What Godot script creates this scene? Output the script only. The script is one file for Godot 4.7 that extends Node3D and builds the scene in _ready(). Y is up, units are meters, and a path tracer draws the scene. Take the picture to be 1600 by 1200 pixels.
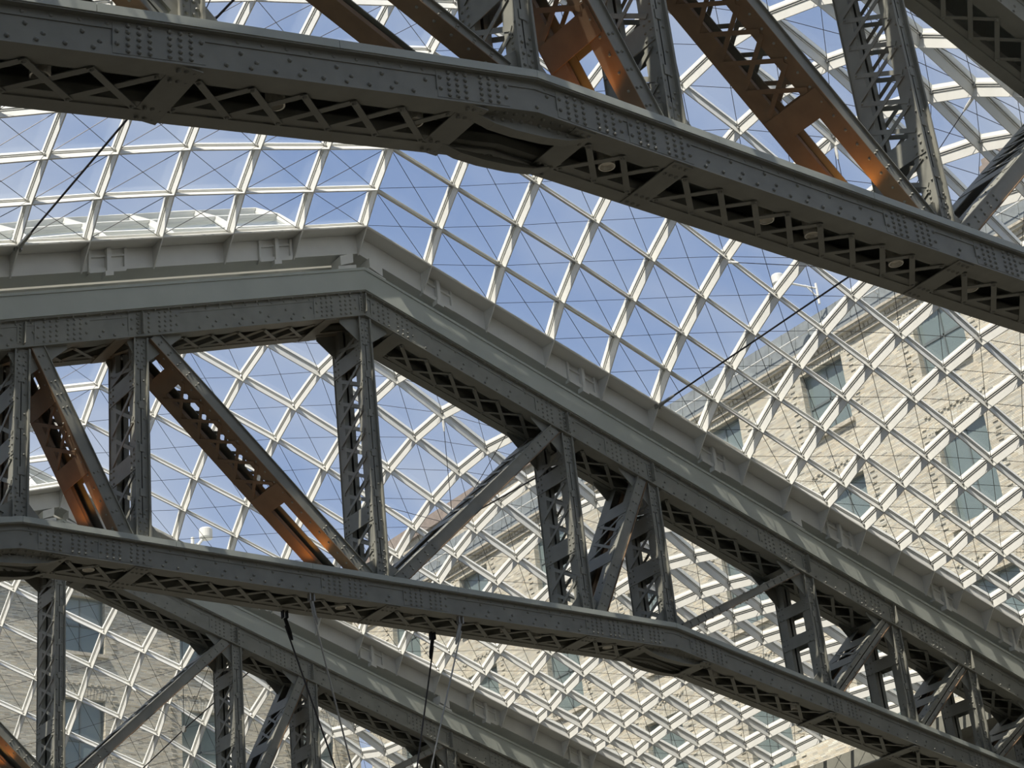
extends Node3D
# A steel and glass train-hall roof seen from the floor: three riveted trusses, glazed grid vaults between them,
# brick courtyard walls beyond. Metres, y up, floor at y = 0. Trusses run along x, the vaults rise between them.

const BASE := 15.93          # height of the flat middle of the trusses' bottom chord
const BAY := 15.63           # distance between trusses
const EDGE := 8.317          # eaves height of a vault above BASE, at the ridge
const EDGE_Z := 0.93
const PITCH := 0.333         # fall of the roof per metre away from the ridge
const DEPTH := 0.30          # depth of the white grid fins
const NODE_X := [0.0, 1.72, 3.46, 5.14, 6.76, 8.26, 9.71, 11.10, 12.46, 13.71, 14.96, 16.16, 17.34, 18.4, 19.5, 20.6, 21.7, 22.8]
const ROW_Z := [0.93, 1.47, 2.20, 3.03, 3.97, 5.02, 6.41, 7.815]
const ROW_SHIFT := [0.0, 0.15, 0.24, 0.33, 0.40, 0.44, 0.22, 0.0]
const ROW_H := [0.0, 0.71, 1.34, 2.01, 2.65, 3.18, 3.61, 3.76]
const SHIFT := [0.0, 0.0, 0.0, 0.0, 0.0, 0.08, 0.22, 0.4, 0.62, 0.86, 1.0, 1.0, 1.0, 1.0, 1.0, 1.0, 1.0, 1.0]
const LAST_Z := [0.40, 1.35, 2.30, 3.30, 4.15, 5.15, 6.40, 7.815]
const LAST_H := [-2.2, -1.2, -0.22, 0.70, 1.62, 2.50, 3.20, 3.76]
const NX := 17
const FLAT := [1.05, 1.05, 1.04, 1.035, 1.0, 0.92, 0.83, 0.74, 0.65, 0.55, 0.46, 0.38, 0.32, 0.27, 0.23, 0.20, 0.18, 0.16]
const FLAT_1 := [0.93, 0.96, 1.0, 1.02, 0.99, 0.88, 0.78, 0.66, 0.55, 0.40, 0.32, 0.23, 0.18, 0.15, 0.13, 0.11, 0.10, 0.09]
const FLAT_2 := [1.0, 1.02, 1.04, 1.05, 1.0, 0.93, 0.835, 0.74, 0.65, 0.53, 0.42, 0.36, 0.30, 0.26, 0.22, 0.19, 0.17, 0.15]
const COLUMN_X := [0.0, 5.49, 8.0, 12.87, 15.80, 18.48, 21.2, 23.6]
const ENDS := 24.0

var M := {}
var counts := {}
var bars := {}
var eye: Camera3D
var rng := RandomNumberGenerator.new()


func _ready() -> void:
	rng.seed = 7
	# camera
	eye = Camera3D.new()
	eye.name = "camera"
	eye.keep_aspect = Camera3D.KEEP_HEIGHT
	eye.fov = 22.63
	eye.near = 0.1
	eye.far = 400.0
	add_child(eye)
	eye.transform = Transform3D(Basis(Vector3(0.79795524, -0.10037873, 0.59429921), Vector3(-0.193576, 0.89111265, 0.41042245), Vector3(-0.57078522, -0.4425408, 0.69163709)).orthonormalized(), Vector3(-21.411, BASE - 14.329, 31.364))
	eye.current = true
	# sky, exposure
	var world := WorldEnvironment.new()
	world.name = "world_environment"
	var env := Environment.new()
	env.background_mode = Environment.BG_SKY
	env.sky = Sky.new()
	var pano := PanoramaSkyMaterial.new()
	pano.panorama = sky_picture()
	env.sky.sky_material = pano
	env.tonemap_mode = Environment.TONE_MAPPER_LINEAR
	env.tonemap_exposure = 1.0
	env.sdfgi_enabled = true
	env.ssao_enabled = true
	env.ssil_enabled = true
	world.environment = env
	add_child(world)
	# sun
	var sun := DirectionalLight3D.new()
	sun.name = "sun"
	sun.light_color = Color(1.0, 0.97, 0.92)
	sun.light_energy = 2.4
	sun.light_angular_distance = 0.5
	sun.shadow_enabled = true
	add_child(sun)
	sun.look_at_from_position(Vector3.ZERO, -Vector3(-0.53, 0.845, 0.14), Vector3.UP)

	materials()
	hall()
	courtyard()
	trusses()
	for n in 4:
		vault(n)
	ties()
	lamps()
	slings()


# ---------------------------------------------------------------- materials
func sky_picture() -> ImageTexture:
	var w := 1024
	var h := 512
	var wide := FastNoiseLite.new()
	wide.seed = 11
	wide.frequency = 1.6
	wide.fractal_octaves = 5
	var fine := FastNoiseLite.new()
	fine.seed = 5
	fine.frequency = 5.0
	fine.fractal_octaves = 4
	var im := Image.create(w, h, false, Image.FORMAT_RGBF)
	for y in h:
		var up := (0.5 - (y + 0.5) / h) * PI
		for x in w:
			var a := (x + 0.5) / w * TAU
			var d := Vector3(cos(up) * sin(a), sin(up), cos(up) * cos(a))
			var t := pow(1.0 - clampf(d.y, 0.0, 1.0), 1.5)
			var c := Color(0.165, 0.275, 0.56).lerp(Color(0.46, 0.58, 0.80), t)
			var p := d / maxf(d.y + 0.35, 0.2)
			var n := wide.get_noise_3d(p.x * 0.7, p.y, p.z * 1.5) * 0.75 + fine.get_noise_3d(p.x, p.y, p.z * 2.2) * 0.4
			c = c.lerp(Color(0.66, 0.72, 0.82), clampf(n * 1.1 + 0.28, 0.0, 0.85))
			if d.y < 0.0:
				c = c.lerp(Color(0.30, 0.29, 0.27), clampf(-d.y * 8.0, 0.0, 1.0))
			im.set_pixel(x, y, c)
	return ImageTexture.create_from_image(im)


func plain(called: String, c: Color, rough: float, metal := 0.0) -> StandardMaterial3D:
	var m := StandardMaterial3D.new()
	m.resource_name = called
	m.albedo_color = c
	m.roughness = rough
	m.metallic = metal
	M[called] = m
	return m


func mottled(called: String, c: Color, rough: float, size: float, low := 0.9) -> StandardMaterial3D:
	var m := plain(called, c, rough)
	var n := NoiseTexture2D.new()
	n.width = 256
	n.height = 256
	n.seamless = true
	var f := FastNoiseLite.new()
	f.seed = called.hash() % 1000
	f.frequency = 0.02
	f.fractal_octaves = 5
	n.noise = f
	var g := Gradient.new()
	g.set_color(0, Color(low, low, low))
	g.set_color(1, Color(1, 1, 1))
	n.color_ramp = g
	m.albedo_texture = n
	m.uv1_triplanar = true
	m.uv1_world_triplanar = true
	m.uv1_scale = Vector3.ONE / size
	return m


func brick(called: String, tone: Color) -> void:
	# long thin bricks, 5.5 cm a course, each with a tone of its own
	var im := Image.create(1024, 1024, false, Image.FORMAT_RGB8)
	var courses := 128
	var r := RandomNumberGenerator.new()
	r.seed = 21
	for k in courses:
		var y0 := k * 8
		var course := 1.0 + r.randfn(0.0, 0.035)
		var x := -r.randi_range(0, 40)
		while x < 1024:
			var l := r.randi_range(34, 42)
			var v := course + r.randfn(0.0, 0.05)
			if r.randf() < 0.05:
				v *= 0.78
			var warm := r.randfn(0.0, 0.012)
			var c := Color(tone.r * (v + warm), tone.g * v, tone.b * (v - warm * 1.5))
			im.fill_rect(Rect2i(x, y0, l, 8), c)
			im.fill_rect(Rect2i(x, y0, l, 2), c * 0.64)
			im.fill_rect(Rect2i(x, y0, 1, 8), c * 0.82)
			x += l
	im.generate_mipmaps()
	var m := plain(called, Color.WHITE, 0.9)
	m.albedo_texture = ImageTexture.create_from_image(im)
	m.uv1_triplanar = true
	m.uv1_world_triplanar = true
	m.uv1_triplanar_sharpness = 8.0
	m.uv1_scale = Vector3.ONE / 7.04


func materials() -> void:
	mottled("steel", Color(0.555, 0.555, 0.515), 0.5, 3.0)
	mottled("fascia", Color(0.69, 0.71, 0.675), 0.42, 6.0, 0.95)
	mottled("brown_paint", Color(0.53, 0.43, 0.325), 0.6, 2.0, 0.85)  # brown on the lower flanges, battens and lacing of the diagonals
	mottled("white_paint", Color(0.88, 0.88, 0.855), 0.4, 3.0, 0.96)
	mottled("edge_paint", Color(0.88, 0.88, 0.855), 0.4, 4.0, 0.96)
	plain("dark", Color(0.12, 0.12, 0.125), 0.8)
	plain("cable", Color(0.22, 0.21, 0.21), 0.4, 0.5)
	plain("bright_cable", Color(0.62, 0.62, 0.60), 0.35, 0.4)
	var g := plain("glass", Color(0.82, 0.89, 0.88, 0.06), 0.02)
	g.transparency = BaseMaterial3D.TRANSPARENCY_ALPHA
	g.metallic_specular = 0.4
	brick("brick", Color(0.755, 0.73, 0.66))
	mottled("stone", Color(0.80, 0.765, 0.69), 0.85, 1.2, 0.75)
	mottled("lead_grey", Color(0.50, 0.525, 0.53), 0.55, 2.4, 0.80)
	mottled("brown_coping", Color(0.58, 0.53, 0.49), 0.8, 2.0, 0.85)
	var wg := plain("window_glass", Color(0.42, 0.47, 0.465), 0.06)
	wg.metallic_specular = 0.6
	plain("window_frame", Color(0.36, 0.39, 0.39), 0.5)
	mottled("floor_stone", Color(0.42, 0.405, 0.375), 0.35, 4.0, 0.85)
	mottled("wall_stone", Color(0.62, 0.61, 0.59), 0.7, 5.0, 0.9)
	mottled("roofing", Color(0.55, 0.55, 0.54), 0.8, 5.0, 0.85)
	plain("lamp_rim", Color(0.92, 0.90, 0.84), 0.35, 0.2)
	var glow := plain("amber_glow", Color(0.9, 0.6, 0.3), 0.5)
	glow.emission_enabled = true
	glow.emission = Color(1.0, 0.66, 0.30)
	glow.emission_energy_multiplier = 1.5


# ---------------------------------------------------------------- mesh helpers
class Shape:
	var v := PackedVector3Array()
	var n := PackedVector3Array()

	func tri(a: Vector3, b: Vector3, c: Vector3, out: Vector3) -> void:
		var x := (b - a).cross(c - a)
		if x.length_squared() < 1e-14:
			return
		if x.dot(out) > 0.0:
			v.append_array([a, c, b])
		else:
			v.append_array([a, b, c])
			x = -x
		x = x.normalized()
		n.append_array([x, x, x])

	func quad(a: Vector3, b: Vector3, c: Vector3, d: Vector3, out: Vector3) -> void:
		tri(a, b, c, out)
		tri(a, c, d, out)

	# eight corners: two rings of four
	func hexa(p: Array) -> void:
		var m := Vector3.ZERO
		for q in p:
			m += q / 8.0
		for f in [[0, 1, 2, 3], [4, 5, 6, 7], [0, 1, 5, 4], [1, 2, 6, 5], [2, 3, 7, 6], [3, 0, 4, 7]]:
			var c: Vector3 = (p[f[0]] + p[f[1]] + p[f[2]] + p[f[3]]) / 4.0
			quad(p[f[0]], p[f[1]], p[f[2]], p[f[3]], c - m)

	func box(lo: Vector3, hi: Vector3) -> void:
		hexa([Vector3(lo.x, lo.y, lo.z), Vector3(hi.x, lo.y, lo.z), Vector3(hi.x, hi.y, lo.z), Vector3(lo.x, hi.y, lo.z), Vector3(lo.x, lo.y, hi.z), Vector3(hi.x, lo.y, hi.z), Vector3(hi.x, hi.y, hi.z), Vector3(lo.x, hi.y, hi.z)])

	# a bar from p to q, wide along w
	func bar(p: Vector3, q: Vector3, w: Vector3, wide: float, thick: float) -> void:
		var d := (q - p).normalized()
		var a := (w - d * w.dot(d)).normalized() * wide / 2.0
		var b := d.cross(a).normalized() * thick / 2.0
		hexa([p - a - b, p + a - b, p + a + b, p - a + b, q - a - b, q + a - b, q + a + b, q - a + b])

	# a run along x that follows a sloping line
	func run(x0: float, x1: float, s0: float, s1: float, y0: float, y1: float, z0: float, z1: float) -> void:
		hexa([Vector3(x0, s0 + y0, z0), Vector3(x0, s0 + y1, z0), Vector3(x0, s0 + y1, z1), Vector3(x0, s0 + y0, z1), Vector3(x1, s1 + y0, z0), Vector3(x1, s1 + y1, z0), Vector3(x1, s1 + y1, z1), Vector3(x1, s1 + y0, z1)])

	# a convex plate
	func plate(pts: Array, d: Vector3) -> void:
		var m := Vector3.ZERO
		for q in pts:
			m += q / float(pts.size())
		for k in range(1, pts.size() - 1):
			tri(pts[0], pts[k], pts[k + 1], -d)
			tri(pts[0] + d, pts[k] + d, pts[k + 1] + d, d)
		for k in pts.size():
			var a: Vector3 = pts[k]
			var b: Vector3 = pts[(k + 1) % pts.size()]
			quad(a, b, b + d, a + d, (a + b) / 2.0 - m)

	func tube(pts: Array, r: float, sides := 5) -> void:
		var rings := []
		for k in pts.size():
			var d: Vector3 = (pts[mini(k + 1, pts.size() - 1)] - pts[maxi(k - 1, 0)]).normalized()
			var a := d.cross(Vector3(0.31, 0.21, 0.93)).normalized()
			var b := d.cross(a)
			var ring := []
			for s in sides:
				var t := TAU * s / sides
				ring.append(pts[k] + (a * cos(t) + b * sin(t)) * r)
			rings.append(ring)
		for k in range(1, rings.size()):
			for s in sides:
				var e := (s + 1) % sides
				quad(rings[k - 1][s], rings[k - 1][e], rings[k][e], rings[k][s], (rings[k - 1][s] + rings[k - 1][e]) / 2.0 - (pts[k - 1] as Vector3))
		for e in [0, rings.size() - 1]:
			for s in range(1, sides - 1):
				tri(rings[e][0], rings[e][s], rings[e][s + 1], (pts[e] as Vector3) - (pts[1 if e == 0 else e - 1] as Vector3))

	# turned about an axis: profile of (radius, distance along d)
	func lathe(at: Vector3, d: Vector3, profile: Array, sides := 12) -> void:
		var a := d.cross(Vector3(0.31, 0.21, 0.93)).normalized()
		var b := d.cross(a).normalized()
		for k in range(1, profile.size()):
			for s in sides:
				var t0 := TAU * s / sides
				var t1 := TAU * (s + 1) / sides
				var u0 := a * cos(t0) + b * sin(t0)
				var u1 := a * cos(t1) + b * sin(t1)
				var p: Vector2 = profile[k - 1]
				var q: Vector2 = profile[k]
				var slope := q - p
				var out := (u0 + u1).normalized() * slope.y - d * slope.x
				quad(at + u0 * p.x + d * p.y, at + u1 * p.x + d * p.y, at + u1 * q.x + d * q.y, at + u0 * q.x + d * q.y, out)

	func mesh(m: Material) -> ArrayMesh:
		var a := []
		a.resize(Mesh.ARRAY_MAX)
		a[Mesh.ARRAY_VERTEX] = v
		a[Mesh.ARRAY_NORMAL] = n
		var r := ArrayMesh.new()
		r.add_surface_from_arrays(Mesh.PRIMITIVE_TRIANGLES, a)
		r.surface_set_material(0, m)
		return r


func named(called: String, parent: Node) -> String:
	var key := str(parent.get_instance_id()) + called
	var k: int = counts.get(key, 0)
	counts[key] = k + 1
	return called if k == 0 else "%s_%03d" % [called, k]


func part(called: String, s: Shape, m: String, parent: Node = self) -> MeshInstance3D:
	var o := MeshInstance3D.new()
	o.name = named(called, parent)
	if s.v.size() > 0:
		o.mesh = s.mesh(M[m])
	parent.add_child(o, true)
	return o


# a flat bar that shares its mesh with bars of the same size
func strip(called: String, p: Vector3, q: Vector3, w: Vector3, wide: float, thick: float, m: String, parent: Node) -> void:
	var l := snappedf(p.distance_to(q), 0.02)
	var key := "%s %.3f %.3f %.2f" % [m, wide, thick, l]
	if not bars.has(key):
		var s := Shape.new()
		s.bar(Vector3(0, 0, -l / 2), Vector3(0, 0, l / 2), Vector3.RIGHT, wide, thick)
		bars[key] = s.mesh(M[m])
	var o := MeshInstance3D.new()
	o.name = named(called, parent)
	o.mesh = bars[key]
	parent.add_child(o, true)
	var d := (q - p).normalized()
	var a := (w - d * w.dot(d)).normalized()
	o.transform = Transform3D(Basis(a, d.cross(a), d), (p + q) / 2.0)


func tag(o: Node, label := "", category := "", group := "", kind := "") -> void:
	if label:
		o.set_meta("label", label)
	if category:
		o.set_meta("category", category)
	if group:
		o.set_meta("group", group)
	if kind:
		o.set_meta("kind", kind)


func thing(called: String, at: Vector3, label: String, category: String, group := "") -> Node3D:
	var o := Node3D.new()
	o.name = named(called, self)
	add_child(o, true)
	o.position = at
	tag(o, label, category, group)
	return o


func structure(called: String, s: Shape, m: String, label: String, category: String) -> MeshInstance3D:
	var o := part(called, s, m)
	tag(o, label, category, "", "structure")
	return o


func in_view(p: Vector3, margin := 60.0) -> bool:
	var q := eye.transform.affine_inverse() * p
	if q.z > -1.0:
		return false
	var f := 600.0 / tan(deg_to_rad(eye.fov / 2.0))
	var x := 800.0 - q.x / q.z * f
	var y := 600.0 + q.y / q.z * f
	return x > -margin and x < 1600.0 + margin and y > -margin and y < 1200.0 + margin


# ---------------------------------------------------------------- hall and courtyard
func hall() -> void:
	var s := Shape.new()
	s.box(Vector3(-25.5, -0.4, -32.5), Vector3(24.0, 0.0, 34.0))
	structure("floor", s, "floor_stone", "pale stone floor of the train hall", "floor")
	s = Shape.new()
	s.box(Vector3(-26.0, 0.0, -32.5), Vector3(-25.5, BASE + 0.6, 34.0))
	structure("wall_west", s, "wall_stone", "pale stone side wall of the hall behind the viewer's left", "wall")
	s = Shape.new()
	s.box(Vector3(23.9, 0.0, -32.5), Vector3(24.5, BASE + 0.75, 34.0))
	s.box(Vector3(22.95, BASE + 0.15, -32.5), Vector3(23.9, BASE + 0.75, 34.0))
	structure("wall_east", s, "steel", "pale grey side wall under the low end of the glass roof", "wall")
	for e in [[-32.5, "wall_north", "far end wall of the hall below the glass roof"], [33.5, "wall_south", "end wall of the hall behind the viewer"]]:
		s = Shape.new()
		var z: float = e[0]
		var hi := EDGE - (2.6 if z < 0.0 else 0.3)
		s.plate([Vector3(-25.5, 0, z), Vector3(24.5, 0, z), Vector3(24.5, BASE + hi - 8.0, z), Vector3(0, BASE + hi, z), Vector3(-25.5, BASE + hi - 8.2, z)], Vector3(0, 0, 0.5))
		structure(e[1], s, "wall_stone", e[2], "wall")
	s = Shape.new()
	s.box(Vector3(-25.5, BASE - 4.2, 24.0), Vector3(23.9, BASE - 3.6, 33.5))  # out of view, added to keep skylight off the nearest truss
	structure("shading_slab", s, "wall_stone", "unseen slab added over the viewer to darken the nearest truss", "shading_slab")
	s = Shape.new()
	s.box(Vector3(24.5, BASE - 3.6, -44.8), Vector3(30.0, BASE - 3.1, 34.0))
	s.box(Vector3(-26.0, BASE - 3.6, -44.8), Vector3(24.5, BASE - 3.1, -32.5))
	structure("roof", s, "roofing", "flat grey roof between the glazing and the brick courtyard wall", "roof")


# a brick courtyard wall in its own axes: x along it, y up from BASE, z out of it
func brick_wall(o: Node3D, x0: float, x1: float, centres: Array, rows: Array, wide: float) -> void:
	var s := Shape.new()
	var top := 18.1
	var y := -3.2
	for r: Array in rows:
		s.box(Vector3(x0, y, -0.6), Vector3(x1, r[0], 0))
		var x := x0
		for c: float in centres:
			s.box(Vector3(x, r[0], -0.6), Vector3(c - wide / 2, r[1], 0))
			x = c + wide / 2
		s.box(Vector3(x, r[0], -0.6), Vector3(x1, r[1], 0))
		y = r[1]
	s.box(Vector3(x0, y, -0.6), Vector3(x1, top, 0))
	part("wall", s, "brick", o)
	# cornice: string course, moulding, dentils
	s = Shape.new()
	s.box(Vector3(x0, 18.0, -0.3), Vector3(x1, 18.1, 0.12))
	s.box(Vector3(x0, 18.1, -0.6), Vector3(x1, 18.32, 0.06))
	s.box(Vector3(x0, 18.32, -0.6), Vector3(x1, 18.42, 0.30))
	s.box(Vector3(x0, 18.42, -0.6), Vector3(x1, 18.52, 0.36))
	part("cornice", s, "stone", o)
	s = Shape.new()
	var x := x0 + 0.1
	while x < x1 - 0.2:
		s.box(Vector3(x, 18.17, 0.06), Vector3(x + 0.15 + rng.randf() * 0.05, 18.32, 0.12 + rng.randf() * 0.04))
		x += 0.22
	tag(part("dentils", s, "stone", o), "", "", "", "stuff")
	# leaden upper storey set a little back, with a thin pale rail
	s = Shape.new()
	s.hexa([Vector3(x0, 18.52, -0.6), Vector3(x1, 18.52, -0.6), Vector3(x1, 18.52, 0.0), Vector3(x0, 18.52, 0.0), Vector3(x0, 20.05, -0.9), Vector3(x1, 20.05, -0.9), Vector3(x1, 20.05, -0.25), Vector3(x0, 20.05, -0.25)])
	x = x0 + 0.6
	while x < x1:
		s.bar(Vector3(x, 18.55, 0.0), Vector3(x, 20.05, -0.25), Vector3.RIGHT, 0.03, 0.05)
		x += 0.75
	part("mansard", s, "lead_grey", o)
	s = Shape.new()
	s.tube([Vector3(x0, 19.3, 0.14), Vector3(x1, 19.3, 0.14)], 0.03)
	x = x0 + 1.0
	while x < x1:
		s.tube([Vector3(x, 19.3, 0.14), Vector3(x, 19.25, -0.12)], 0.02, 4)
		x += 2.9
	part("rail", s, "white_paint", o)
	# quoin ladders beside the windows and voussoirs over them
	var q := Shape.new()
	for r: Array in rows:
		for c: float in centres:
			for side: float in [-1.0, 1.0]:
				var k := 0
				var yy: float = r[0] + 0.1
				while yy < r[1] + 0.3:
					var e: float = c + side * (wide / 2 + 0.42 + (0.07 if k % 2 else 0.0))
					q.box(Vector3(e - 0.11, yy, -0.01), Vector3(e + 0.11, yy + 0.06, 0.035))
					yy += 0.24
					k += 1
			for k in range(-9, 10):
				var e: float = c + k * 0.15
				q.plate([Vector3(e - 0.05, r[1], 0), Vector3(e + 0.05, r[1], 0), Vector3(e + 0.055 + k * 0.012, r[1] + 0.5, 0), Vector3(e - 0.055 + k * 0.012, r[1] + 0.5, 0)], Vector3(0, 0, 0.012 + 0.008 * (absi(k) % 2)))
				q.box(Vector3(e - 0.06, r[1] + 0.58 + 0.08 * (absi(k) % 2), 0), Vector3(e + 0.06, r[1] + 0.64 + 0.08 * (absi(k) % 2), 0.05))
	tag(part("raised_bricks", q, "brick", o), "", "", "", "stuff")
	for r: Array in rows:
		for c: float in centres:
			window(o, c - wide / 2, c + wide / 2, r[0], r[1])


func window(o: Node3D, x0: float, x1: float, y0: float, y1: float) -> void:
	var f := Shape.new()
	var b := 0.07
	var z := -0.32
	f.box(Vector3(x0, y0, z - 0.06), Vector3(x0 + b, y1, z + 0.06))
	f.box(Vector3(x1 - b, y0, z - 0.06), Vector3(x1, y1, z + 0.06))
	f.box(Vector3(x0 + b, y1 - b, z - 0.06), Vector3(x1 - b, y1, z + 0.06))
	f.box(Vector3(x0 + b, y0, z - 0.06), Vector3(x1 - b, y0 + b, z + 0.06))
	var mid := (x0 + x1) / 2.0
	var bar := y0 + (y1 - y0) * 0.5
	f.box(Vector3(mid - 0.03, y0 + b, z - 0.05), Vector3(mid + 0.03, y1 - b, z + 0.05))
	f.box(Vector3(x0 + b, bar - 0.05, z - 0.05), Vector3(x1 - b, bar + 0.05, z + 0.05))
	var w := part("window", f, "window_frame", o)
	for p in [[x0 + b, mid - 0.03, y0 + b, bar - 0.05], [mid + 0.03, x1 - b, y0 + b, bar - 0.05], [x0 + b, mid - 0.03, bar + 0.05, y1 - b], [mid + 0.03, x1 - b, bar + 0.05, y1 - b]]:
		var g := Shape.new()
		g.box(Vector3(p[0], p[2], z - 0.02), Vector3(p[1], p[3], z + 0.01))
		part("pane", g, "window_glass", w)
	var s := Shape.new()
	s.box(Vector3(x0 - 0.12, y0 - 0.16, -0.3), Vector3(x1 + 0.12, y0, 0.14))
	part("sill", s, "stone", w)


func courtyard() -> void:
	var rows := [[-2.2, 1.5], [3.5, 7.2], [9.2, 12.9], [15.04, 17.75]]
	var o := thing("brick_building", Vector3(30, BASE, 0), "sunlit cream brick courtyard wing beyond the glass, with grey upper storey and tall windows", "building")
	o.rotation.y = -PI / 2
	var c := []
	for k in range(-6, 3):
		c.append(-6.6 + 5.75 * k)
	brick_wall(o, -44.8, 12.0, c, rows, 2.2)
	# set-back top storeys with brown copings
	for e in [[-62.0, -29.0], [-3.9, 12.0]]:
		var s := Shape.new()
		s.box(Vector3(e[0], 19.0, -3.0), Vector3(e[1], 21.7, -1.0))
		var u := part("upper_storey", s, "stone", o)
		s = Shape.new()
		s.box(Vector3(e[0], 21.7, -3.0), Vector3(e[1], 21.8, -0.8))
		s.box(Vector3(e[0], 21.8, -3.0), Vector3(e[1], 22.2, -0.9))
		s.box(Vector3(e[0] + 0.1, 22.2, -3.0), Vector3(e[1] - 0.1, 22.5, -1.0))
		part("coping", s, "brown_coping", u)
	o = thing("brick_building", Vector3(0, BASE, -44.8), "shaded grey-cream brick wing closing the far end behind the farthest truss", "building")
	c = []
	for k in range(-1, 6):
		c.append(14.8 + 6.0 * (k - 3))
	brick_wall(o, -14.0, 29.35, c, rows, 2.2)


# ---------------------------------------------------------------- trusses
func low(x: float) -> float:
	return -maxf(0.0, absf(x) - 8.0) * 0.207


func high(x: float) -> float:
	return 6.233 - PITCH * absf(x)


func follow(s: Shape, line: Callable, x0: float, x1: float, y0: float, y1: float, z0: float, z1: float) -> void:
	s.run(x0, x1, line.call(x0), line.call(x1), y0, y1, z0, z1)


# a chord's plates between two corners, front and back
func chord(t: Node3D, line: Callable, corners: Array, y0: float, y1: float, reach: float, inner: float) -> void:
	for k in range(1, corners.size()):
		var a: float = corners[k - 1]
		var b: float = corners[k]
		for f: float in [1.0, -1.0]:
			var s := Shape.new()
			follow(s, line, a, b, y0, y1, f * 0.545, f * 0.575)
			part("web_plate", s, "steel", t)
			s = Shape.new()
			follow(s, line, a, b, y0 - 0.022, y0, f * reach, f * 0.60)
			follow(s, line, a, b, y0, y0 + 0.12, f * 0.575, f * 0.588)
			part("flange", s, "steel", t)
			s = Shape.new()
			follow(s, line, a, b, y0, y0 + 0.018, f * inner, f * (reach + 0.03))
			follow(s, line, a, b, y0, y0 + 0.14, f * inner, f * (inner + 0.015))
			part("inner_flange", s, "steel", t)


func lacing(t: Node3D, line: Callable, x0: float, x1: float, y: float, m := "steel") -> void:
	var n := maxi(1, roundi((x1 - x0) / 0.66))
	var w := (x1 - x0) / n
	for k in n:
		var a := x0 + k * w
		var b := a + w
		for f: float in [1.0, -1.0]:
			var p := Vector3(a, line.call(a) + y - (0.016 if f > 0 else 0.0), 0.30 * f)
			var q := Vector3(b, line.call(b) + y - (0.016 if f > 0 else 0.0), -0.30 * f)
			var e := (q - p).normalized() * 0.05
			strip("lacing_bar", p - e, q + e, Vector3(f, 0, 1), 0.085, 0.014, m, t)
			pin(p + Vector3(0, -0.008, 0), Vector3.DOWN)
			pin(q + Vector3(0, -0.008, 0), Vector3.DOWN)


var pins: Array[Transform3D] = []


func pin(at: Vector3, n: Vector3, r := 1.0) -> void:
	var a := n.cross(Vector3(0.31, 0.21, 0.93)).normalized()
	pins.append(Transform3D(Basis(a, n, a.cross(n)).scaled(Vector3.ONE * r), at))


# rows of rivets on the front web of a chord
func chord_rivets(line: Callable, x0: float, x1: float, y0: float, y1: float, joints: Array) -> void:
	var z := 0.576
	var x := x0
	var k := 0
	while x < x1:
		var near := false
		for j: float in joints:
			near = near or absf(x - j) < 0.75
		if not near:
			pin(Vector3(x, line.call(x) + y0 + 0.06, z + 0.013), Vector3.BACK)
			pin(Vector3(x + 0.16, line.call(x + 0.16) + y1 - 0.07, z), Vector3.BACK)
			pin(Vector3(x + (0.08 if k % 2 else 0.2), line.call(x) + lerpf(y0, y1, 0.36 if k % 2 else 0.64), z), Vector3.BACK)
		x += 0.32
		k += 1
	for j: float in joints:
		for side: float in [-1.0, 1.0]:
			for u in 4:
				for v in 5:
					if u == 3 and v % 2 == 0:
						continue
					var px: float = j + side * (0.12 + u * 0.13)
					pin(Vector3(px, line.call(px) + lerpf(y0 + 0.06, y1 - 0.07, v / 4.0), z + 0.018), Vector3.BACK)


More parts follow.
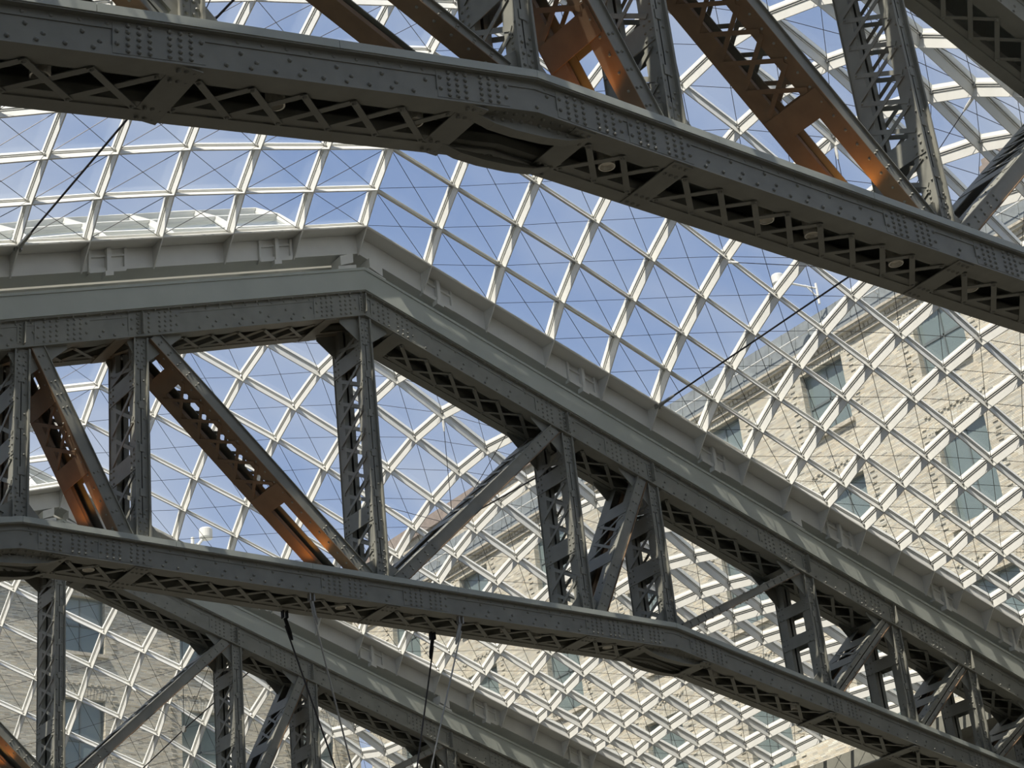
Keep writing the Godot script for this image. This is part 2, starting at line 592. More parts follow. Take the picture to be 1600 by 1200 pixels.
func column(t: Node3D, x: float, plain_one: bool) -> void:
	var b := low(x)
	var h := high(x) - 0.02
	var s := Shape.new()
	for f: float in [1.0, -1.0]:
		for side: float in [-1.0, 1.0]:
			s.box(Vector3(x + minf(side * 0.011, side * 0.125), b, minf(f * 0.50, f * 0.515)), Vector3(x + maxf(side * 0.011, side * 0.125), h, maxf(f * 0.50, f * 0.515)))
			s.box(Vector3(x + minf(side * 0.125, side * 0.139), b, minf(f * 0.29, f * 0.575)), Vector3(x + maxf(side * 0.125, side * 0.139), h, maxf(f * 0.29, f * 0.575)))
			s.box(Vector3(x + minf(side * 0.03, side * 0.125), b, minf(f * 0.29, f * 0.304)), Vector3(x + maxf(side * 0.03, side * 0.125), h, maxf(f * 0.29, f * 0.304)))
			s.box(Vector3(x + minf(side * 0.011, side * 0.024), b, minf(f * 0.38, f * 0.51)), Vector3(x + maxf(side * 0.011, side * 0.024), h, maxf(f * 0.38, f * 0.51)))
			s.box(Vector3(x + minf(side * 0.139, side * 0.16), b, minf(f * 0.565, f * 0.578)), Vector3(x + maxf(side * 0.139, side * 0.16), h, maxf(f * 0.565, f * 0.578)))
		var y := b + 0.9
		s.box(Vector3(x - 0.012, b, minf(f * 0.495, f * 0.51)), Vector3(x + 0.012, b + 0.45, maxf(f * 0.495, f * 0.51)))
		s.box(Vector3(x - 0.012, h - 0.7, minf(f * 0.495, f * 0.51)), Vector3(x + 0.012, h, maxf(f * 0.495, f * 0.51)))
		while y < h - 0.8:
			s.box(Vector3(x - 0.05, y, minf(f * 0.5, f * 0.53)), Vector3(x + 0.05, y + 0.16, maxf(f * 0.5, f * 0.53)))
			y += 0.95
	var c := part("column", s, "steel", t)
	# gussets top and bottom, in the planes of the webs
	for f: float in [1.0, -1.0]:
		var z: float = f * 0.47
		for side: float in [-1.0, 1.0]:
			# broad where a diagonal arrives, slim on the other side
			var broad := x == 0.0 or side * x < 0.0
			var o1: float = x + side * 0.14
			var o2: float = x + side * ((0.62 if x == 0.0 else 0.95) if broad else 0.26)
			var g := Shape.new()
			g.plate([Vector3(o1, high(o1) + 0.1, z), Vector3(o2, high(o2) + 0.1, z), Vector3(o2, high(o2) - 0.10, z), Vector3(o1, high(o1) - (0.62 if broad else 0.35), z)], Vector3(0, 0, 0.016 * f))
			part("gusset", g, "steel", c)
			broad = x == 0.0 or side * x > 0.0
			o2 = x + side * (0.75 if broad else 0.45)
			g = Shape.new()
			g.plate([Vector3(o1, low(o1) - 0.02, z), Vector3(o2, low(o2) - 0.02, z), Vector3(o2, low(o2) + 0.05, z), Vector3(o1, low(o1) + 0.42, z)], Vector3(0, 0, 0.016 * f))
			part("gusset", g, "steel", c)
	# stiffener on the chord web above
	s = Shape.new()
	s.box(Vector3(x - 0.13, high(x) + 0.03, 0.575), Vector3(x + 0.0, high(x) + 0.50, 0.592))
	s.box(Vector3(x - 0.012, high(x) + 0.03, 0.575), Vector3(x + 0.006, high(x) + 0.50, 0.70))
	part("stiffener", s, "steel", c)
	for k in 6:
		pin(Vector3(x - 0.07, high(x) + 0.08 + k * 0.075, 0.593), Vector3.BACK, 0.8)
	# rivets at the ends of the front face
	for e in [[b + 0.08, 0.09, 7], [h - 0.08, -0.09, 8]]:
		for k in e[2]:
			for u: float in [-0.085, -0.045, 0.045, 0.085]:
				if (k % 2 == 0) == (absf(u) > 0.06):
					pin(Vector3(x + u, e[0] + e[1] * k, 0.516), Vector3.BACK, 0.85)
			pin(Vector3(x - 0.14, e[0] + e[1] * k, 0.44), Vector3.LEFT, 0.85)
			pin(Vector3(x + 0.14, e[0] + e[1] * k, 0.44), Vector3.RIGHT, 0.85)
	var y := b + 0.8
	while y < h - 0.8:
		for u: float in [-0.07, 0.07]:
			pin(Vector3(x + u, y + (0.1 if u > 0 else 0.0), 0.516), Vector3.BACK, 0.85)
		pin(Vector3(x - 0.14, y, 0.54), Vector3.LEFT, 0.85)
		y += 0.42
	# battens and crossed lacing between the two posts, on both side faces
	var stops := []
	if plain_one:
		stops = [h - 0.75, h - 1.55] if h - b > 2.75 else [h - 0.85]
	else:
		stops = [h - 0.95, b + 1.5] if h - b > 3.2 else [h - 0.95, b + 1.2]
		if h - b > 4.2 and h - b < 5.0:
			stops = [h - 0.95, h - 2.75]
	for side: float in [-1.0, 1.0]:
		var px: float = x + side * 0.147
		for st: float in stops:
			strip("batten", Vector3(px, st, -0.56), Vector3(px, st, 0.56), Vector3.UP, 0.30 if plain_one else 0.40, 0.014, "steel", c)
			for f: float in [-0.5, -0.38, 0.38, 0.5]:
				for k: float in [-0.14, 0.0, 0.14]:
					pin(Vector3(px + side * 0.007, st + k, f), Vector3(side, 0, 0), 0.85)
		if plain_one:
			continue
		var ends := [h - 0.45]
		for st: float in stops:
			ends.append(st + 0.22)
			ends.append(st - 0.22)
		ends.append(b + 0.15)
		for k in range(0, ends.size(), 2):
			var top: float = ends[k]
			var bottom: float = ends[k + 1]
			var n := roundi((top - bottom) / 0.55)
			for j in n:
				var y0 := bottom + (top - bottom) * j / n
				var y1 := bottom + (top - bottom) * (j + 1) / n
				for f: float in [1.0, -1.0]:
					var off: float = side * (0.008 if f > 0 else 0.0)
					strip("lacing_bar", Vector3(px + off, y0 + 0.03, -0.46 * f), Vector3(px + off, y1 - 0.03, 0.46 * f), Vector3.UP, 0.078, 0.012, "steel", c)
					pin(Vector3(px + side * 0.014, y1 - 0.05, 0.43 * f), Vector3(side, 0, 0), 0.7)


func diagonal(t: Node3D, x_top: float, x_bottom: float, wide: float, twin: bool, laced: bool) -> void:
	var side := signf(x_top)
	var a := Vector3(x_top - side * 0.30, high(x_top - side * 0.3) - 0.02, 0)
	var b := Vector3(x_bottom + side * 0.36, low(x_bottom) - 0.02, 0)
	var d := (b - a).normalized()
	var up := Vector3(-d.y, d.x, 0)
	if up.y < 0:
		up = -up
	var s := Shape.new()
	var u := Shape.new()
	for f: float in [1.0, -1.0]:
		var z0: float = f * 0.535
		if twin:
			for e: float in [-1.0, 1.0]:
				var o: Vector3 = up * e * wide * 0.27
				s.bar(a + o + Vector3(0, 0, z0), b + o + Vector3(0, 0, z0), up, wide * 0.44, 0.014)
		else:
			s.bar(a + Vector3(0, 0, z0), b + Vector3(0, 0, z0), up, wide, 0.016)
		var zm: float = f * 0.42
		s.bar(a + up * wide / 2 + Vector3(0, 0, zm), b + up * wide / 2 + Vector3(0, 0, zm), Vector3.BACK, 0.32, 0.016)
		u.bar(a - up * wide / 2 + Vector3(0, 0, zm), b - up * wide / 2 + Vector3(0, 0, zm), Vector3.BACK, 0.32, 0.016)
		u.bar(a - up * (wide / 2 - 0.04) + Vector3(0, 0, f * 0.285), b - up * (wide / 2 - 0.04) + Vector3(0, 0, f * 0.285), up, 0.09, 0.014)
	var g := part("diagonal", s, "steel", t)
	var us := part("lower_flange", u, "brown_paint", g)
	tag(us, "brown lower flanges")
	var l := a.distance_to(b)
	var n := int(l / 0.28)
	for k in n:
		var p := a + d * (0.2 + k * 0.28)
		for e: float in [-1.0, 1.0]:
			if (k < 5 or k > n - 6) and not twin:
				pin(p + up * wide * 0.16 * e + Vector3(0, 0, 0.544), Vector3.BACK, 0.85)
			pin(p + up * e * (wide / 2 + 0.008) + Vector3(0, 0, 0.47), up * e, 0.8)
			if twin and k % 2:
				pin(p + up * wide * 0.3 * e + Vector3(0, 0, 0.544), Vector3.BACK, 0.8)
	if not laced:
		return
	# battens and lacing on the lower and upper faces
	var stops := [0.85, l * 0.62] if l > 5.0 else [0.95, l * 0.60]
	for e: float in [-1.0, 1.0]:
		var face: Vector3 = up * e * (wide / 2 + 0.014)
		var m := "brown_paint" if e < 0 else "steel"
		for st: float in stops:
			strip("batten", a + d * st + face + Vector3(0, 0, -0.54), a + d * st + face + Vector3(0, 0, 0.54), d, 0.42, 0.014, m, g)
		var n2 := roundi((stops[1] - stops[0] - 0.44) / 0.6)
		for k in n2:
			var p0: float = lerpf(stops[0] + 0.22, stops[1] - 0.22, float(k) / n2)
			var p1: float = lerpf(stops[0] + 0.22, stops[1] - 0.22, float(k + 1) / n2)
			for f: float in [1.0, -1.0]:
				var off: Vector3 = face * (1.0 + (0.06 if f > 0 else 0.0))
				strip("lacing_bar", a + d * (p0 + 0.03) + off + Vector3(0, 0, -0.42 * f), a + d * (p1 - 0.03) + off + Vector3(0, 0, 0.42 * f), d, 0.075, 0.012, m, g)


func make_truss() -> Node3D:
	var t := thing("roof_truss", Vector3(0, BASE, 0), "", "truss", "riveted steel roof trusses")
	pins.clear()
	# bottom chord: cap plates, webs, flanges, lacing
	var seams := [-ENDS, -18.0, -14.08, -11.0, -8.0, -4.87, -1.8, 1.8, 4.87, 8.0, 11.0, 14.08, 18.0, ENDS]
	for k in range(1, seams.size()):
		var s := Shape.new()
		follow(s, low, seams[k - 1] + 0.004, seams[k] - 0.004, -0.115, 0.0, -0.68, 0.68)
		part("cap_plate", s, "fascia", t)
	for f: float in [1.0, -1.0]:
		var s := Shape.new()
		for r in [[-ENDS, -8.0], [-8.0, 8.0], [8.0, ENDS]]:
			follow(s, low, r[0], r[1], -0.135, -0.115, f * 0.57, f * 0.665)
			follow(s, low, r[0], r[1], -0.24, -0.115, f * 0.575, f * 0.588)
		part("top_angle", s, "steel", t)
	chord(t, low, [-ENDS, -8.0, 8.0, ENDS], -0.578, -0.11, 0.37, 0.235)
	var joints := [-18.2, -13.3, -9.0, -7.1, -5.9, -1.0, 1.0, 5.9, 7.1, 9.0, 13.3, 18.2]
	for j: float in joints:
		var s := Shape.new()
		follow(s, low, j - 0.56, j + 0.56, -0.56, -0.14, 0.575, 0.593)
		part("splice_plate", s, "steel", t)
	chord_rivets(low, -ENDS, ENDS, -0.578, -0.115, joints)
	var ties_x := [-20.3, -15.75, -12.93, -8.95, -7.2, -5.52, 0.18, 5.52, 7.2, 8.95, 12.93, 15.75, 20.3]
	for x: float in ties_x:
		strip("batten", Vector3(x, low(x) - 0.61, -0.57), Vector3(x, low(x) - 0.61, 0.57), Vector3.RIGHT, 0.34, 0.018, "steel", t)
		for f: float in [-0.5, -0.3, 0.3, 0.5]:
			for k: float in [-0.1, 0.0, 0.1]:
				pin(Vector3(x + k, low(x + k) - 0.62, f), Vector3.DOWN)
	for k in range(1, ties_x.size()):
		var a: float = ties_x[k - 1]
		var b: float = ties_x[k]
		if absf((a + b) / 2.0) > 8.3 or absf((a + b) / 2.0) < 7.7:
			lacing(t, low, a + 0.26, b - 0.26, -0.592)
	# knee plates hanging at the bends of the bottom chord
	for sx: float in [-1.0, 1.0]:
		for f: float in [1.0, -1.0]:
			var s := Shape.new()
			var pts := []
			for q in [[-0.95, 0.02], [-0.6, -0.13], [-0.25, -0.20], [0.25, -0.20], [0.6, -0.13], [0.95, 0.02]]:
				var x: float = sx * 8.0 + q[0]
				pts.append(Vector3(x, low(x) - 0.60 + q[1], f * 0.40))
			s.plate(pts, Vector3(0, 0, f * 0.02))
			for k in range(1, 6):
				s.bar(pts[k - 1] + Vector3(0, -0.008, -f * 0.03), pts[k] + Vector3(0, -0.008, -f * 0.03), Vector3.BACK, 0.16, 0.016)
			part("knee_plate", s, "steel", t)
			for k in 9:
				var x: float = sx * 8.0 - 0.6 + k * 0.15
				pin(Vector3(x, low(x) - 0.66, f * 0.42), Vector3(0, 0, f))
				pin(Vector3(x, low(x) - 0.602, f * 0.5), Vector3.DOWN)
	# top chord: webs, flanges, lacing, smooth fascia box
	chord(t, high, [-ENDS, 0.0, ENDS], 0.0, 0.58, 0.37, 0.235)
	var top_joints := [-17.0, -11.9, -7.2, -5.2, -0.75, 0.75, 5.2, 7.2, 11.9, 14.9, 17.0]
	for j: float in top_joints:
		var s := Shape.new()
		follow(s, high, j - 0.58, j + 0.58, 0.02, 0.54, 0.575, 0.593)
		part("splice_plate", s, "steel", t)
	chord_rivets(high, -ENDS, ENDS, 0.0, 0.56, top_joints)
	var top_ties := [-21.6, -18.1, -15.4, -12.4, -8.4, -5.9, -0.9, 0.9, 5.9, 8.4, 12.4, 15.4, 18.1, 21.6]
	for x: float in top_ties:
		strip("batten", Vector3(x, high(x) - 0.032, -0.57), Vector3(x, high(x) - 0.032, 0.57), Vector3(1, -signf(x) * PITCH, 0), 0.32, 0.018, "steel", t)
	for k in range(1, top_ties.size()):
		if k != 7:
			lacing(t, high, top_ties[k - 1] + 0.24, top_ties[k] - 0.24, -0.014)
	for r in [[-ENDS, 0.0], [0.0, ENDS]]:
		var s := Shape.new()
		follow(s, high, r[0], r[1], 0.58, 1.14, -0.70, 0.70)
		part("fascia_box", s, "fascia", t)
		for f: float in [1.0, -1.0]:
			s = Shape.new()
			follow(s, high, r[0], r[1], 1.075, 1.14, f * 0.70, f * 0.725)
			part("fascia_lip", s, "fascia", t)
			s = Shape.new()
			follow(s, high, r[0], r[1], 0.55, 0.58, f * 0.57, f * 0.67)
			follow(s, high, r[0], r[1], 0.44, 0.58, f * 0.575, f * 0.587)
			part("top_angle", s, "steel", t)
	var x := -ENDS + 0.2
	while x < ENDS:
		pin(Vector3(x, high(x) + 0.548, 0.63), Vector3.DOWN)
		x += 0.3
	# web members
	for k in COLUMN_X.size():
		for side: float in [-1.0, 1.0]:
			if k > 0 or side > 0:
				column(t, side * COLUMN_X[k], k >= 3)
	for side: float in [-1.0, 1.0]:
		diagonal(t, side * 5.49, side * 0.0001, 0.27, false, true)
		diagonal(t, side * 8.0, side * 5.49, 0.28, false, true)
		diagonal(t, side * 12.87, side * 8.0, 0.17, false, false)
		diagonal(t, side * 15.8, side * 12.87, 0.27, true, true)
		diagonal(t, side * 18.48, side * 15.8, 0.27, true, true)
		diagonal(t, side * 21.2, side * 18.48, 0.25, true, true)
		diagonal(t, side * 23.6, side * 21.2, 0.25, true, true)
	# small amber uplights on the cap, under the left-hand diagonals
	for px: float in [-1.35, -6.45]:
		var u := Shape.new()
		u.lathe(Vector3(px, 0.0, 0), Vector3.UP, [Vector2(0.07, 0.0), Vector2(0.07, 0.10), Vector2(0.06, 0.12)], 12)
		var up := part("uplight", u, "dark", t)
		u = Shape.new()
		u.lathe(Vector3(px, 0.11, 0), Vector3.UP, [Vector2(0.06, 0.0), Vector2(0.0, 0.004)], 12)
		part("lamp_lens", u, "amber_glow", up)
		var l := SpotLight3D.new()
		l.name = "uplight_lamp"
		l.light_color = Color(1.0, 0.66, 0.30)
		l.light_energy = 0.6
		l.light_size = 0.06
		l.spot_range = 60.0
		l.spot_attenuation = 2.0
		l.spot_angle = 75.0
		l.spot_angle_attenuation = 0.4
		l.shadow_enabled = true
		up.add_child(l)
		l.transform = Transform3D(Basis.looking_at(Vector3(-0.85, 1.0, 0.0), Vector3.BACK), Vector3(px, 0.14, 0))
	# rivets
	var dome := Shape.new()
	dome.lathe(Vector3.ZERO, Vector3.UP, [Vector2(0.030, 0.0), Vector2(0.027, 0.012), Vector2(0.016, 0.024), Vector2(0.0, 0.028)], 7)
	var mm := MultiMesh.new()
	mm.transform_format = MultiMesh.TRANSFORM_3D
	mm.mesh = dome.mesh(M["steel"])
	mm.instance_count = pins.size()
	for k in pins.size():
		mm.set_instance_transform(k, pins[k])
	var r := MultiMeshInstance3D.new()
	r.name = "rivets"
	r.multimesh = mm
	t.add_child(r, true)
	tag(r, "", "", "", "stuff")
	return t


func trusses() -> void:
	var t := make_truss()
	t.set_meta("label", "dark grey riveted truss across the middle, its peaked top chord in full view")
	var near: Node3D = t.duplicate()
	near.name = "roof_truss_001"
	add_child(near, true)
	near.position.z = BAY
	near.set_meta("label", "nearest riveted truss overhead, its laced underside crossing the top of the view")
	var far: Node3D = t.duplicate()
	far.name = "roof_truss_002"
	add_child(far, true)
	far.position.z = -BAY
	far.set_meta("label", "farthest riveted truss, low at lower left behind the middle truss")


# ---------------------------------------------------------------- glass vaults
func eave(x: float) -> float:
	return EDGE - PITCH * absf(x)


func node_at(i: int, k: int, n := 1) -> Vector3:
	var a := absi(i)
	var x: float = NODE_X[a] * signf(i)
	if n == 3 and k < 7:
		# the last vault comes down lower on its far side
		return Vector3(x, eave(x) + LAST_H[k] - 3.76 * maxf(0.0, FLAT[6] - FLAT[a]) * (k + 1) / 8.0, LAST_Z[k])
	var r := k if k <= 7 else 14 - k
	var z: float = ROW_Z[r] + ROW_SHIFT[r] * SHIFT[a]
	var f: float = FLAT[a]
	if r == 1:
		f = FLAT_1[a]
	elif r == 2:
		f = FLAT_2[a]
	return Vector3(x, eave(x) + ROW_H[r] * f, z if k <= 7 else BAY - z)


# across the slope, from the lower side of the fins out to the sky
func out_at(i: int, k: int, n := 1) -> Vector3:
	var a := node_at(i, maxi(k - 1, 0), n)
	var b := node_at(i, mini(k + 1, 14), n)
	var d := b - a
	return Vector3(0, d.z, -d.y).normalized()


func vault(n: int) -> void:
	var z0 := BAY * (1 - n)
	var words := ["glass vault on a white steel grid overhead, outside the nearest truss", "glass vault on a deep white steel grid between the nearest and middle trusses", "glass vault on a white steel grid between the middle and farthest trusses", "glass vault on a white steel grid beyond the farthest truss"]
	var o := thing("glass_vault", Vector3(0, BASE, z0), words[n], "skylight", "glazed roof vaults")
	var P := {}
	var N := {}
	for i in range(-NX, NX + 1):
		for k in 15:
			P[Vector2i(i, k)] = node_at(i, k, n)
			N[Vector2i(i, k)] = out_at(i, k, n)
	# ribs across the vault
	for i in range(-NX, NX + 1):
		var s := Shape.new()
		for k in 14:
			var p: Vector3 = P[Vector2i(i, k)]
			var q: Vector3 = P[Vector2i(i, k + 1)]
			var a: Vector3 = N[Vector2i(i, k)]
			var b: Vector3 = N[Vector2i(i, k + 1)]
			for c in [[0.0, 0.27, 0.014], [0.265, 0.31, 0.055], [0.225, 0.243, 0.036], [0.31, 0.40, 0.036]]:
				var w := Vector3(c[2], 0, 0)
				s.hexa([p + a * c[0] - w, p + a * c[0] + w, p + a * c[1] + w, p + a * c[1] - w, q + b * c[0] - w, q + b * c[0] + w, q + b * c[1] + w, q + b * c[1] - w])
		part("rib", s, "white_paint", o)
	# purlins along it
	for k in 15:
		var s := Shape.new()
		for i in range(-NX, NX):
			var p: Vector3 = P[Vector2i(i, k)]
			var q: Vector3 = P[Vector2i(i + 1, k)]
			var a: Vector3 = N[Vector2i(i, k)]
			var b: Vector3 = N[Vector2i(i + 1, k)]
			var ta := Vector3(0, a.z, -a.y)
			var tb := Vector3(0, b.z, -b.y)
			for c in [[0.0, 0.27, 0.014], [0.265, 0.31, 0.055], [0.225, 0.243, 0.036], [0.31, 0.40, 0.036]]:
				s.hexa([p + a * c[0] - ta * c[2], p + a * c[0] + ta * c[2], p + a * c[1] + ta * c[2], p + a * c[1] - ta * c[2], q + b * c[0] - tb * c[2], q + b * c[0] + tb * c[2], q + b * c[1] + tb * c[2], q + b * c[1] - tb * c[2]])
		part("purlin", s, "white_paint", o)
	# panes: those in view are parts, the others joined
	var rest := Shape.new()
	var shown := 0
	for i in range(-NX, NX):
		for k in 14:
			var c := []
			var m := Vector3.ZERO
			for e in [Vector2i(i, k), Vector2i(i + 1, k), Vector2i(i + 1, k + 1), Vector2i(i, k + 1)]:
				c.append(P[e] + N[e] * 0.285)
				m += c[-1] / 4.0
			var up: Vector3 = N[Vector2i(i, k)] * 0.022
			var g := []
			for e in 4:
				g.append(c[e].lerp(m, 0.03))
			for e in 4:
				g.append(g[e] + up)
			if n > 0 and shown < 300 and in_view(m + o.position):
				shown += 1
				var s := Shape.new()
				s.hexa(g)
				part("pane", s, "glass", o)
			else:
				rest.hexa(g)
	var r := part("pane", rest, "glass", o)
	tag(r, "", "", "", "stuff")
	# crossed bracing cables just under the glass
	for way: int in [1, -1]:
		for start in range(-NX - 7, NX + 8):
			var pts := []
			for k in 15:
				var i: int = start + k * way if way > 0 else start + 14 - k
				i -= 7
				if i < -NX or i > NX:
					continue
				pts.append(P[Vector2i(i, k)] + N[Vector2i(i, k)] * 0.21)
			if pts.size() < 2:
				continue
			var s := Shape.new()
			s.tube(pts, 0.0075, 4)
			part("bracing_cable", s, "cable", o)
	# clamps at the crossings
	var clamps := Shape.new()
	for i in range(-NX, NX + 1):
		for k in 15:
			var p: Vector3 = P[Vector2i(i, k)] + N[Vector2i(i, k)] * 0.21
			if n > 0 and in_view(p + o.position):
				for e in [Vector3(-0.05, 0, 0.05), Vector3(-0.05, 0, -0.05), Vector3(0.05, 0, 0.05), Vector3(0.05, 0, -0.05)]:
					clamps.lathe(p + e, N[Vector2i(i, k)], [Vector2(0.0, -0.04), Vector2(0.028, -0.04), Vector2(0.028, 0.03)], 6)
	if clamps.v.size() > 0:
		tag(part("cable_clamps", clamps, "bright_cable", o), "", "", "", "stuff")
	# eaves: box beam with fins and bolted brackets, on both sides
	for e: float in [1.0, -1.0]:
		if n == 3 and e > 0:
			continue
		for side: float in [-1.0, 1.0]:
			var s := Shape.new()
			var u := Shape.new()
			var prof := [[0.50, 7.845], [0.50, 8.33], [0.05, 8.40], [0.05, 7.80]]
			var strip_prof := [[0.47, 8.335], [0.945, 8.32], [0.945, 8.35], [0.47, 8.38]]
			for d in [[s, prof], [u, strip_prof]]:
				var ring := []
				for x in [0.0, side * 23.1]:
					for p in d[1]:
						var z: float = p[0]
						ring.append(Vector3(x, p[1] - PITCH * absf(x), z if e > 0 else BAY - z))
				d[0].hexa(ring)
			part("edge_beam", s, "edge_paint", o)
			part("edge_strip", u, "edge_paint", o)
		for i in range(-NX, NX + 1):
			var x: float = NODE_X[absi(i)] * signf(i)
			var f := Shape.new()
			var pts := []
			for p in [[0.95, 8.33], [0.515, 7.79], [0.49, 7.83], [0.49, 8.34]]:
				var z: float = p[0]
				pts.append(Vector3(x - 0.013, p[1] - PITCH * absf(x), z if e > 0 else BAY - z))
			f.plate(pts, Vector3(0.026, 0, 0))
			part("fin", f, "edge_paint", o)
		for x: float in [-14.3, -10.2, -6.2, -2.2, 2.1, 6.2, 10.2, 14.35, 18.0, 20.5]:
			bracket(o, x, e)
		# bearing pads on the truss
		for x: float in [-12.77, -0.38, 0.40, 12.77]:
			var b := Shape.new()
			var y := 7.373 - PITCH * absf(x)
			var zz := [0.22, 0.60]
			var za: float = zz[0] if e > 0 else BAY - zz[1]
			var zb: float = zz[1] if e > 0 else BAY - zz[0]
			var dy := -PITCH * signf(x) * 0.24
			b.hexa([Vector3(x - 0.24, y - dy, za), Vector3(x - 0.24, y - dy, zb), Vector3(x - 0.24, y - dy + 0.14, zb), Vector3(x - 0.24, y - dy + 0.14, za), Vector3(x + 0.24, y + dy, za), Vector3(x + 0.24, y + dy, zb), Vector3(x + 0.24, y + dy + 0.14, zb), Vector3(x + 0.24, y + dy + 0.14, za)])
			b.hexa([Vector3(x - 0.17, y - dy + 0.18, za), Vector3(x - 0.17, y - dy + 0.18, zb), Vector3(x - 0.17, y - dy + 0.42, zb), Vector3(x - 0.17, y - dy + 0.42, za), Vector3(x + 0.17, y + dy + 0.18, za), Vector3(x + 0.17, y + dy + 0.18, zb), Vector3(x + 0.17, y + dy + 0.42, zb), Vector3(x + 0.17, y + dy + 0.42, za)])
			part("bearing_pad", b, "edge_paint", o)


# a bolted joint in the edge beam: dark plates painted for the shade of recesses, plates, bolts, an upright clamp
func bracket(o: Node3D, x: float, e: float) -> void:
	var put := func(p: Vector3) -> Vector3:
		return Vector3(p.x, p.y - PITCH * absf(p.x), p.z if e > 0 else BAY - p.z)
	var s := Shape.new()
	# f runs up the face, w out of it
	var at := func(u: float, f: float, w: float) -> Vector3:
		return put.call(Vector3(x + u, 7.845 + 0.48 * f, 0.50 + w))
	var block := func(u0: float, u1: float, f0: float, f1: float, w0: float, w1: float) -> void:
		s.hexa([at.call(u0, f0, w0), at.call(u1, f0, w0), at.call(u1, f1, w0), at.call(u0, f1, w0), at.call(u0, f0, w1), at.call(u1, f0, w1), at.call(u1, f1, w1), at.call(u0, f1, w1)])
	block.call(-0.40, 0.40, -0.16, 0.06, -0.10, 0.07)
	block.call(-0.40, 0.40, 0.62, 0.70, 0.0, 0.05)
	block.call(-0.42, -0.37, -0.12, 0.97, 0.0, 0.06)
	block.call(0.37, 0.42, -0.12, 0.97, 0.0, 0.06)
	block.call(-0.045, 0.045, -0.35, 0.99, 0.0, 0.12)
	block.call(-0.09, 0.09, -0.40, -0.16, -0.05, 0.14)
	var b := part("bracket", s, "edge_paint", o)
	s = Shape.new()
	block.call(-0.36, -0.05, 0.74, 0.98, 0.0, 0.012)
	block.call(0.05, 0.36, 0.74, 0.98, 0.0, 0.012)
	part("slot_shade", s, "dark", b)
	s = Shape.new()
	for u: float in [-0.30, -0.22, -0.14, 0.14, 0.22, 0.30]:
		block.call(u - 0.025, u + 0.025, 0.78, 0.92, 0.012, 0.05)
	part("bolts", s, "steel", b)


# ---------------------------------------------------------------- tie rods, lamps, slings
func ties() -> void:
	for n: int in [1, 2, 3]:
		for i: int in [-5, 5]:
			var z0 := BAY * (1 - n)
			var x: float = NODE_X[5] * signf(i)
			var y := BASE + eave(x)
			var hub := Vector3(x, y + (0.24 if n < 3 else -0.96), z0 + BAY / 2)
			if n == 3 and i < 0:
				continue
			var words := "steel tie rod and fan of thin cables under the %s vault, on its %s slope" % [["", "nearest", "second", "third"][n], "left" if i < 0 else "right"]
			var o := thing("tie_rod", hub, words, "tie rod", "tie rods across the glass vaults")
			for e: float in [-1.0, 1.0]:
				var end := Vector3(0, -0.26, e * (BAY / 2 - 0.80))
				if n == 3:
					end = Vector3(0, 0.94, BAY / 2 - 0.80) if e > 0 else Vector3(0, -1.24, -7.40)
				var s := Shape.new()
				s.tube([end * 0.97, Vector3(0, 0, 0)], 0.022, 8)
				part("rod", s, "cable", o)
				s = Shape.new()
				var d := end.normalized()
				s.lathe(end * 0.9, d, [Vector2(0.0, 0.0), Vector2(0.026, 0.0), Vector2(0.042, 0.15), Vector2(0.042, 0.42), Vector2(0.055, 0.45), Vector2(0.055, 0.58), Vector2(0.0, 0.58)], 10)
				s.box(end * 0.99 + Vector3(-0.07, -0.06, -0.05), end * 0.99 + Vector3(-0.04, 0.06, 0.14 if e > 0 else 0.05))
				s.box(end * 0.99 + Vector3(0.04, -0.06, -0.05), end * 0.99 + Vector3(0.07, 0.06, 0.14 if e > 0 else 0.05))
				part("socket", s, "bright_cable", o)
			var hs := Shape.new()
			hs.lathe(Vector3(-0.03, 0, 0), Vector3.RIGHT, [Vector2(0.0, 0.0), Vector2(0.11, 0.0), Vector2(0.11, 0.06), Vector2(0.0, 0.06)], 14)
			part("hub", hs, "bright_cable", o)
			for k: int in [4, 7, 10]:
				var top := node_at(i, k, n) + Vector3(0, BASE - 0.03, z0) - hub
				var s := Shape.new()
				s.tube([Vector3.ZERO, top], 0.010, 5)
				part("fan_cable", s, "cable", o)
				s = Shape.new()
				var d := top.normalized()
				s.lathe(top - d * 0.34, d, [Vector2(0.0, 0.0), Vector2(0.018, 0.0), Vector2(0.035, 0.12), Vector2(0.04, 0.34), Vector2(0.0, 0.36)], 8)
				part("socket", s, "white_paint", o)


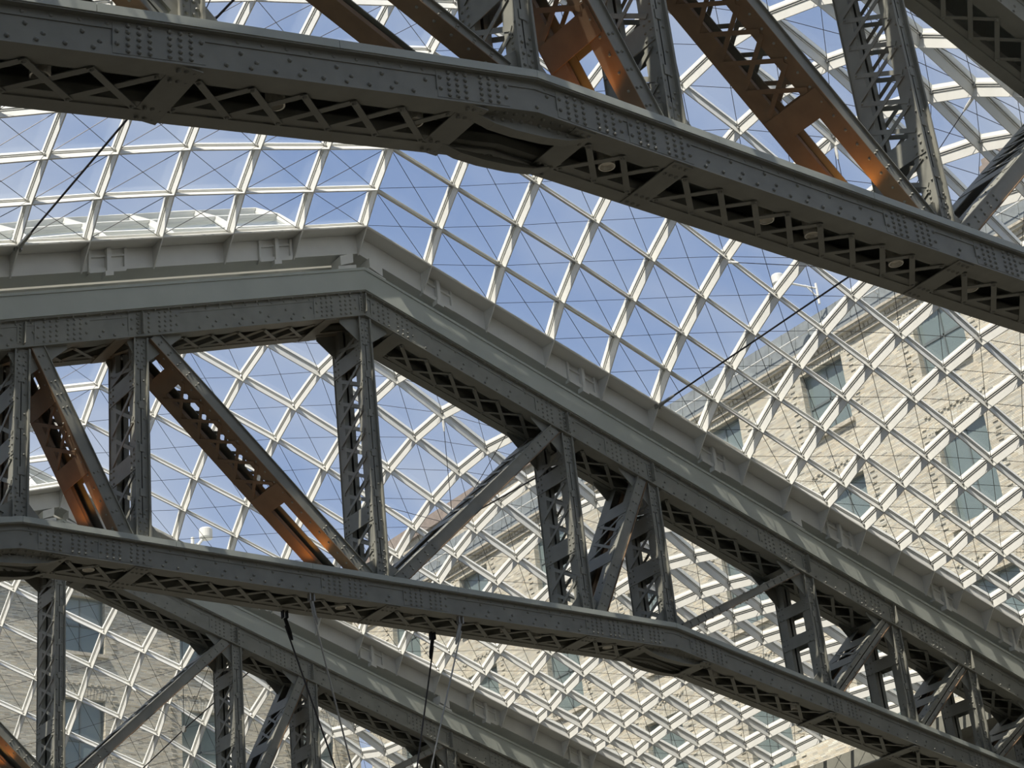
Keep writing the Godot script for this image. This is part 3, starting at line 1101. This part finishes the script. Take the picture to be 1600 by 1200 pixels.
func lamps() -> void:
	var xs := [-14.41, -11.5, -9.51, -6.38, -3.44, -2.52, -0.75, 0.95, 3.5, 4.36, 6.4, 9.64, 12.2]
	var order := ["first", "second", "third", "fourth", "fifth", "sixth", "seventh", "eighth", "ninth", "tenth"]
	for n: int in [0, 1]:
		var k := 0
		for x: float in xs:
			var p := Vector3(x, BASE + low(x) - 0.575, BAY * (1 - n))
			if not in_view(p, -10.0):
				continue
			if n == 1 and x > -4 and x < -2.0:
				continue
			var words := "round metal downlight in the %s truss's laced underside, %s from the left" % [["nearest", "middle"][n], order[k]]
			k += 1
			var o := thing("downlight", p, words, "lamp", "downlights in the trusses' bottom chords")
			var s := Shape.new()
			s.lathe(Vector3.ZERO, Vector3.UP, [Vector2(0.095, 0.0), Vector2(0.115, 0.0), Vector2(0.115, 0.40), Vector2(0.0, 0.40)], 20)
			part("housing", s, "lamp_rim", o)
			s = Shape.new()
			s.lathe(Vector3(0, 0.01, 0), Vector3.UP, [Vector2(0.095, 0.0), Vector2(0.07, 0.05), Vector2(0.0, 0.06)], 20)
			part("reflector", s, "lamp_rim", o)
			s = Shape.new()
			s.tube([Vector3(0, 0.40, 0), Vector3(0, 0.455, 0)], 0.02, 6)
			part("stem", s, "dark", o)
	# floodlights outside, seen through the panes
	flood(Vector3(29.75, BASE + 20.03, -11.55), Vector3(0, 0.75, 0), Vector3(-1.15, 1.15, -0.85), "white drum floodlight on a braced arm above the grey parapet, against the sky", 0.25)
	flood(Vector3(4.45, BASE + 6.0, -15.6), Vector3(0, 1.5, 0), Vector3(0.45, 1.95, 0), "pale drum floodlight on a short arm above the farthest truss, seen between lower panes", 0.20)


func flood(at: Vector3, elbow: Vector3, head: Vector3, words: String, r: float) -> void:
	var o := thing("floodlight", at, words, "floodlight")
	var s := Shape.new()
	s.tube([Vector3.ZERO, elbow * 1.2], 0.05, 8)
	part("post", s, "edge_paint", o)
	s = Shape.new()
	s.tube([elbow * 0.9, head], 0.045, 8)
	s.tube([elbow * 0.35, elbow.lerp(head, 0.3)], 0.03, 6)
	part("arm", s, "edge_paint", o)
	s = Shape.new()
	s.lathe(head, Vector3.UP, [Vector2(0.0, -r * 0.6), Vector2(r * 0.92, -r * 0.6), Vector2(r, -r * 0.45), Vector2(r, r * 0.8), Vector2(r * 0.9, r), Vector2(0.0, r)], 20)
	part("lamp_head", s, "edge_paint", o)


func slings() -> void:
	var o := thing("hanger_sling", Vector3(0, BASE - 7.2, 0), "four thin steel hanger cables running down from the middle truss's bottom chord", "cable")
	for x: float in [-1.78, 1.9]:
		for z: float in [-0.52, 0.52]:
			var top := Vector3(x, 7.2 - 0.62, z)
			var s := Shape.new()
			s.tube([top + Vector3(0, -0.3, 0) * 1.0, Vector3(0, 0, 0)], 0.018, 6)
			part("cable", s, "bright_cable" if z > 0 else "cable", o)
			s = Shape.new()
			var d := -top.normalized()
			s.lathe(top + Vector3(0, -0.12, 0), (Vector3.ZERO - top).normalized(), [Vector2(0.0, 0.0), Vector2(0.04, 0.02), Vector2(0.04, 0.34), Vector2(0.02, 0.5), Vector2(0.0, 0.5)], 8)
			s.box(top + Vector3(-0.06, -0.14, -0.05), top + Vector3(-0.035, 0.02, 0.05))
			s.box(top + Vector3(0.035, -0.14, -0.05), top + Vector3(0.06, 0.02, 0.05))
			part("socket", s, "bright_cable" if z > 0 else "dark", o)
	var s := Shape.new()
	s.lathe(Vector3(0, -0.06, 0), Vector3.UP, [Vector2(0.0, 0.0), Vector2(0.09, 0.0), Vector2(0.09, 0.12), Vector2(0.0, 0.12)], 14)
	part("ring", s, "steel", o)
